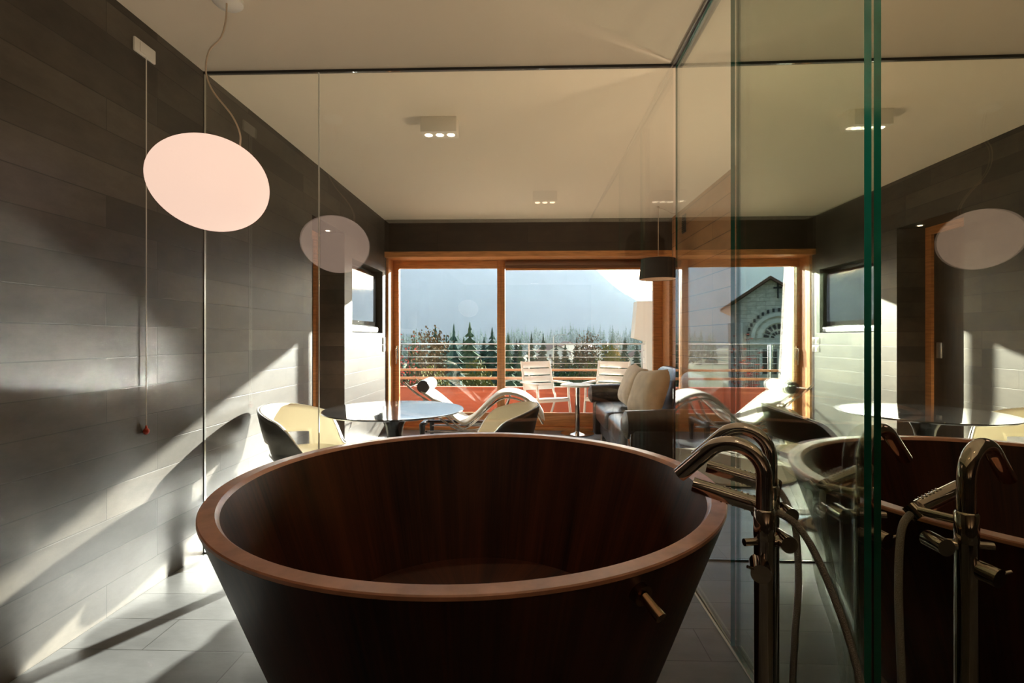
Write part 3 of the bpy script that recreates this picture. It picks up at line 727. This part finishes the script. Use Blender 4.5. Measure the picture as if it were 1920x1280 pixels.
# houses, street lamp
def house(px, py, Y, w_, d_, h_, label, rz=.2):
    X = (px-989)/950*Y; zt = 1.166-(py-632)/950*Y
    t = thing('house', label, 'house', (X, Y, zt-h_), rz)
    q = MB(); q.box((-w_/2, -d_/2, -6), (w_/2, d_/2, h_*.62)); q.prism([(-w_/2, h_*.62), (w_/2, h_*.62), (0, h_*.98)], 1, -d_/2, d_/2); wl = q.build('walls', M['house_white'], t, smooth=False)
    q = MB()
    for s_ in (-1, 1):
        q.prism([(0, h_), (s_*w_*.58, h_*.56), (s_*w_*.58, h_*.53), (0, h_*.95)], 1, -d_*.56, d_*.56)
    q.build('roof', M['roof_brown'], t, smooth=False)
    for x in (-.28, .0, .28):
        q = MB(); q.box((x*w_-.5, -d_/2-.06, h_*.22), (x*w_+.5, -d_/2+.05, h_*.45)); q.build('window', M['slate_dark'], wl, smooth=False)
house(1062, 640, 235, 13, 10, 8, 'pale house with brown roof behind the railing post')
house(1092, 642, 250, 15, 10, 8, 'wider pale house right of the first', -.3)
house(1035, 646, 210, 11, 9, 7, 'pale house beside the dark conifer spire', .4)
house(1196, 655, 185, 9, 8, 7, 'small pale house near the white balcony wall', .1)
house(1112, 650, 215, 10, 9, 6, 'low pale house below the far wood', .25)
t = thing('street_lamp', 'grey street lamp with arm rising beyond the left garden chair', 'street lamp', ((1037-989)/950*80, 80, GZ))
q = MB(); q.tube([(0, 0, 0), (0, 0, 14.2)], [.12, .07], 8); q.tube(curve([(0, 0, 14.2), (.4, 0, 14.5), (1.3, 0, 14.6)], 4), .06, 6); q.build('post', M['steel'], t)
q = MB(); q.box((1.1, -.14, 14.52), (1.9, .14, 14.66), .04); q.build('lamp_head', M['silver'], t)

# ------------------------------------------------------------------ church (seen in the side glass)
CY = 42.; k_ = CY/950
def cxp(px): return 1.60-(px-989)*k_
def czp(py): return 1.166-(py-632)*k_
t = thing('church', 'pale stone church with gabled front, cross and arched window', 'church', (cxp(1424), CY, 0), R(25))
ox = cxp(1424)
def L_(px, py): return (cxp(px)-ox, czp(py))
A_ = L_(1416, 526); Bq = L_(1352, 566); zb = -14
hw = abs(L_(1350, 0)[0]-A_[0]); ax = A_[0]; ev = Bq[1]-.3
q = MB(); q.prism([(ax-hw, zb), (ax+hw, zb), (ax+hw, ev), (ax, A_[1]), (ax-hw, ev)], 1, 0, 14); wl = q.build('walls', M['church_stone'], t, smooth=False)
q = MB()
for s_ in (-1, 1):
    q.prism([(ax, A_[1]+.25), (ax+s_*(hw+.8), ev-.28), (ax+s_*(hw+.8), ev-.5), (ax, A_[1]+.02)], 1, -.7, 14.4)
q.build('roof', M['roof_brown'], t, smooth=False)
cx_, cz_ = L_(1428, 541)[0], L_(0, 545)[1]
q = MB(); q.box((cx_-.07, -.12, cz_-.7), (cx_+.07, 0, cz_+.6)); q.box((cx_-.33, -.12, cz_+.08), (cx_+.33, 0, cz_+.22)); q.build('cross', M['slate_dark'], t, smooth=False)
wx, wz = L_(1430, 634)
def arc(r0, r1, y0, y1, name, m, a0=0, a1=180, n=28):
    q = MB(); pts = [(wx+r1*math.cos(R(a0+(a1-a0)*i/n)), wz+r1*math.sin(R(a0+(a1-a0)*i/n))) for i in range(n+1)]
    pts += [(wx+r0*math.cos(R(a1-(a1-a0)*i/n)), wz+r0*math.sin(R(a1-(a1-a0)*i/n))) for i in range(n+1)]
    q.prism(pts, 1, y0, y1); return q.build(name, m, t, smooth=False)
arc(1.78, 2.05, -.25, 0, 'outer_arch', M['stone_pale']); arc(1.25, 1.6, -.16, 0, 'inner_arch', M['stone_pale'])
q = MB()
for i in range(17):
    a = R(8+i*164/16); c = Vector((wx+2.3*math.cos(a), 0, wz+2.3*math.sin(a)))
    q.box((c.x-.09, -.12, c.z-.14), (c.x+.09, .0, c.z+.14))
q.build('arch_dentils', M['slate_dark'], t, smooth=False)
for (r0, r1, n_) in ((.35, .6, 7), (.75, 1.15, 9)):
    for i in range(n_):
        a0 = 180*i/n_+180/n_*.18; a1 = 180*(i+1)/n_-180/n_*.18
        arc(r0, r1, -.05, .0, 'lunette_light', M['slate_dark'], a0, a1, 4)
for dx in (-.95, -.3, .35, 1.0):
    q = MB(); q.box((wx+dx-.18, -.06, wz-2.9), (wx+dx+.18, 0, wz-.9)); q.build('tall_window', M['slate_dark'], t, smooth=False)
    q = MB(); q.cyl((wx+dx+.32, -.15, wz-3.0), (wx+dx+.32, -.15, wz-.85), .10, n=10); q.build('column', M['stone_pale'], t)
q = MB(); q.box((ax-hw-.15, -.2, wz-.55), (ax+hw+.15, 0, wz-.3)); q.box((ax-hw-.2, -.3, zb), (ax-hw+.9, 0, wz+1.3)); q.box((ax+hw-.9, -.3, zb), (ax+hw+.2, 0, wz+1.3)); q.build('pilaster', M['stone_pale'], t, smooth=False)
# ------------------------------------------------------------------ valley haze
hz = bpy.data.materials.new('valley_haze'); hz.use_nodes = True
N = hz.node_tree.nodes; N.remove(N['Principled BSDF'])
vsn = N.new('ShaderNodeVolumeScatter'); vsn.inputs['Color'].default_value = (.63, .77, 1, 1); vsn.inputs['Density'].default_value = .00053; vsn.inputs['Anisotropy'].default_value = 0
hz.node_tree.links.new(vsn.outputs[0], N['Material Output'].inputs['Volume'])
q = MB(); q.box((-900, 162, -30), (1000, 1600, 320))
tag(q.build('valley_haze', hz, smooth=False), 'pale blue haze filling the valley before the mountain', 'haze', None, 'stuff')
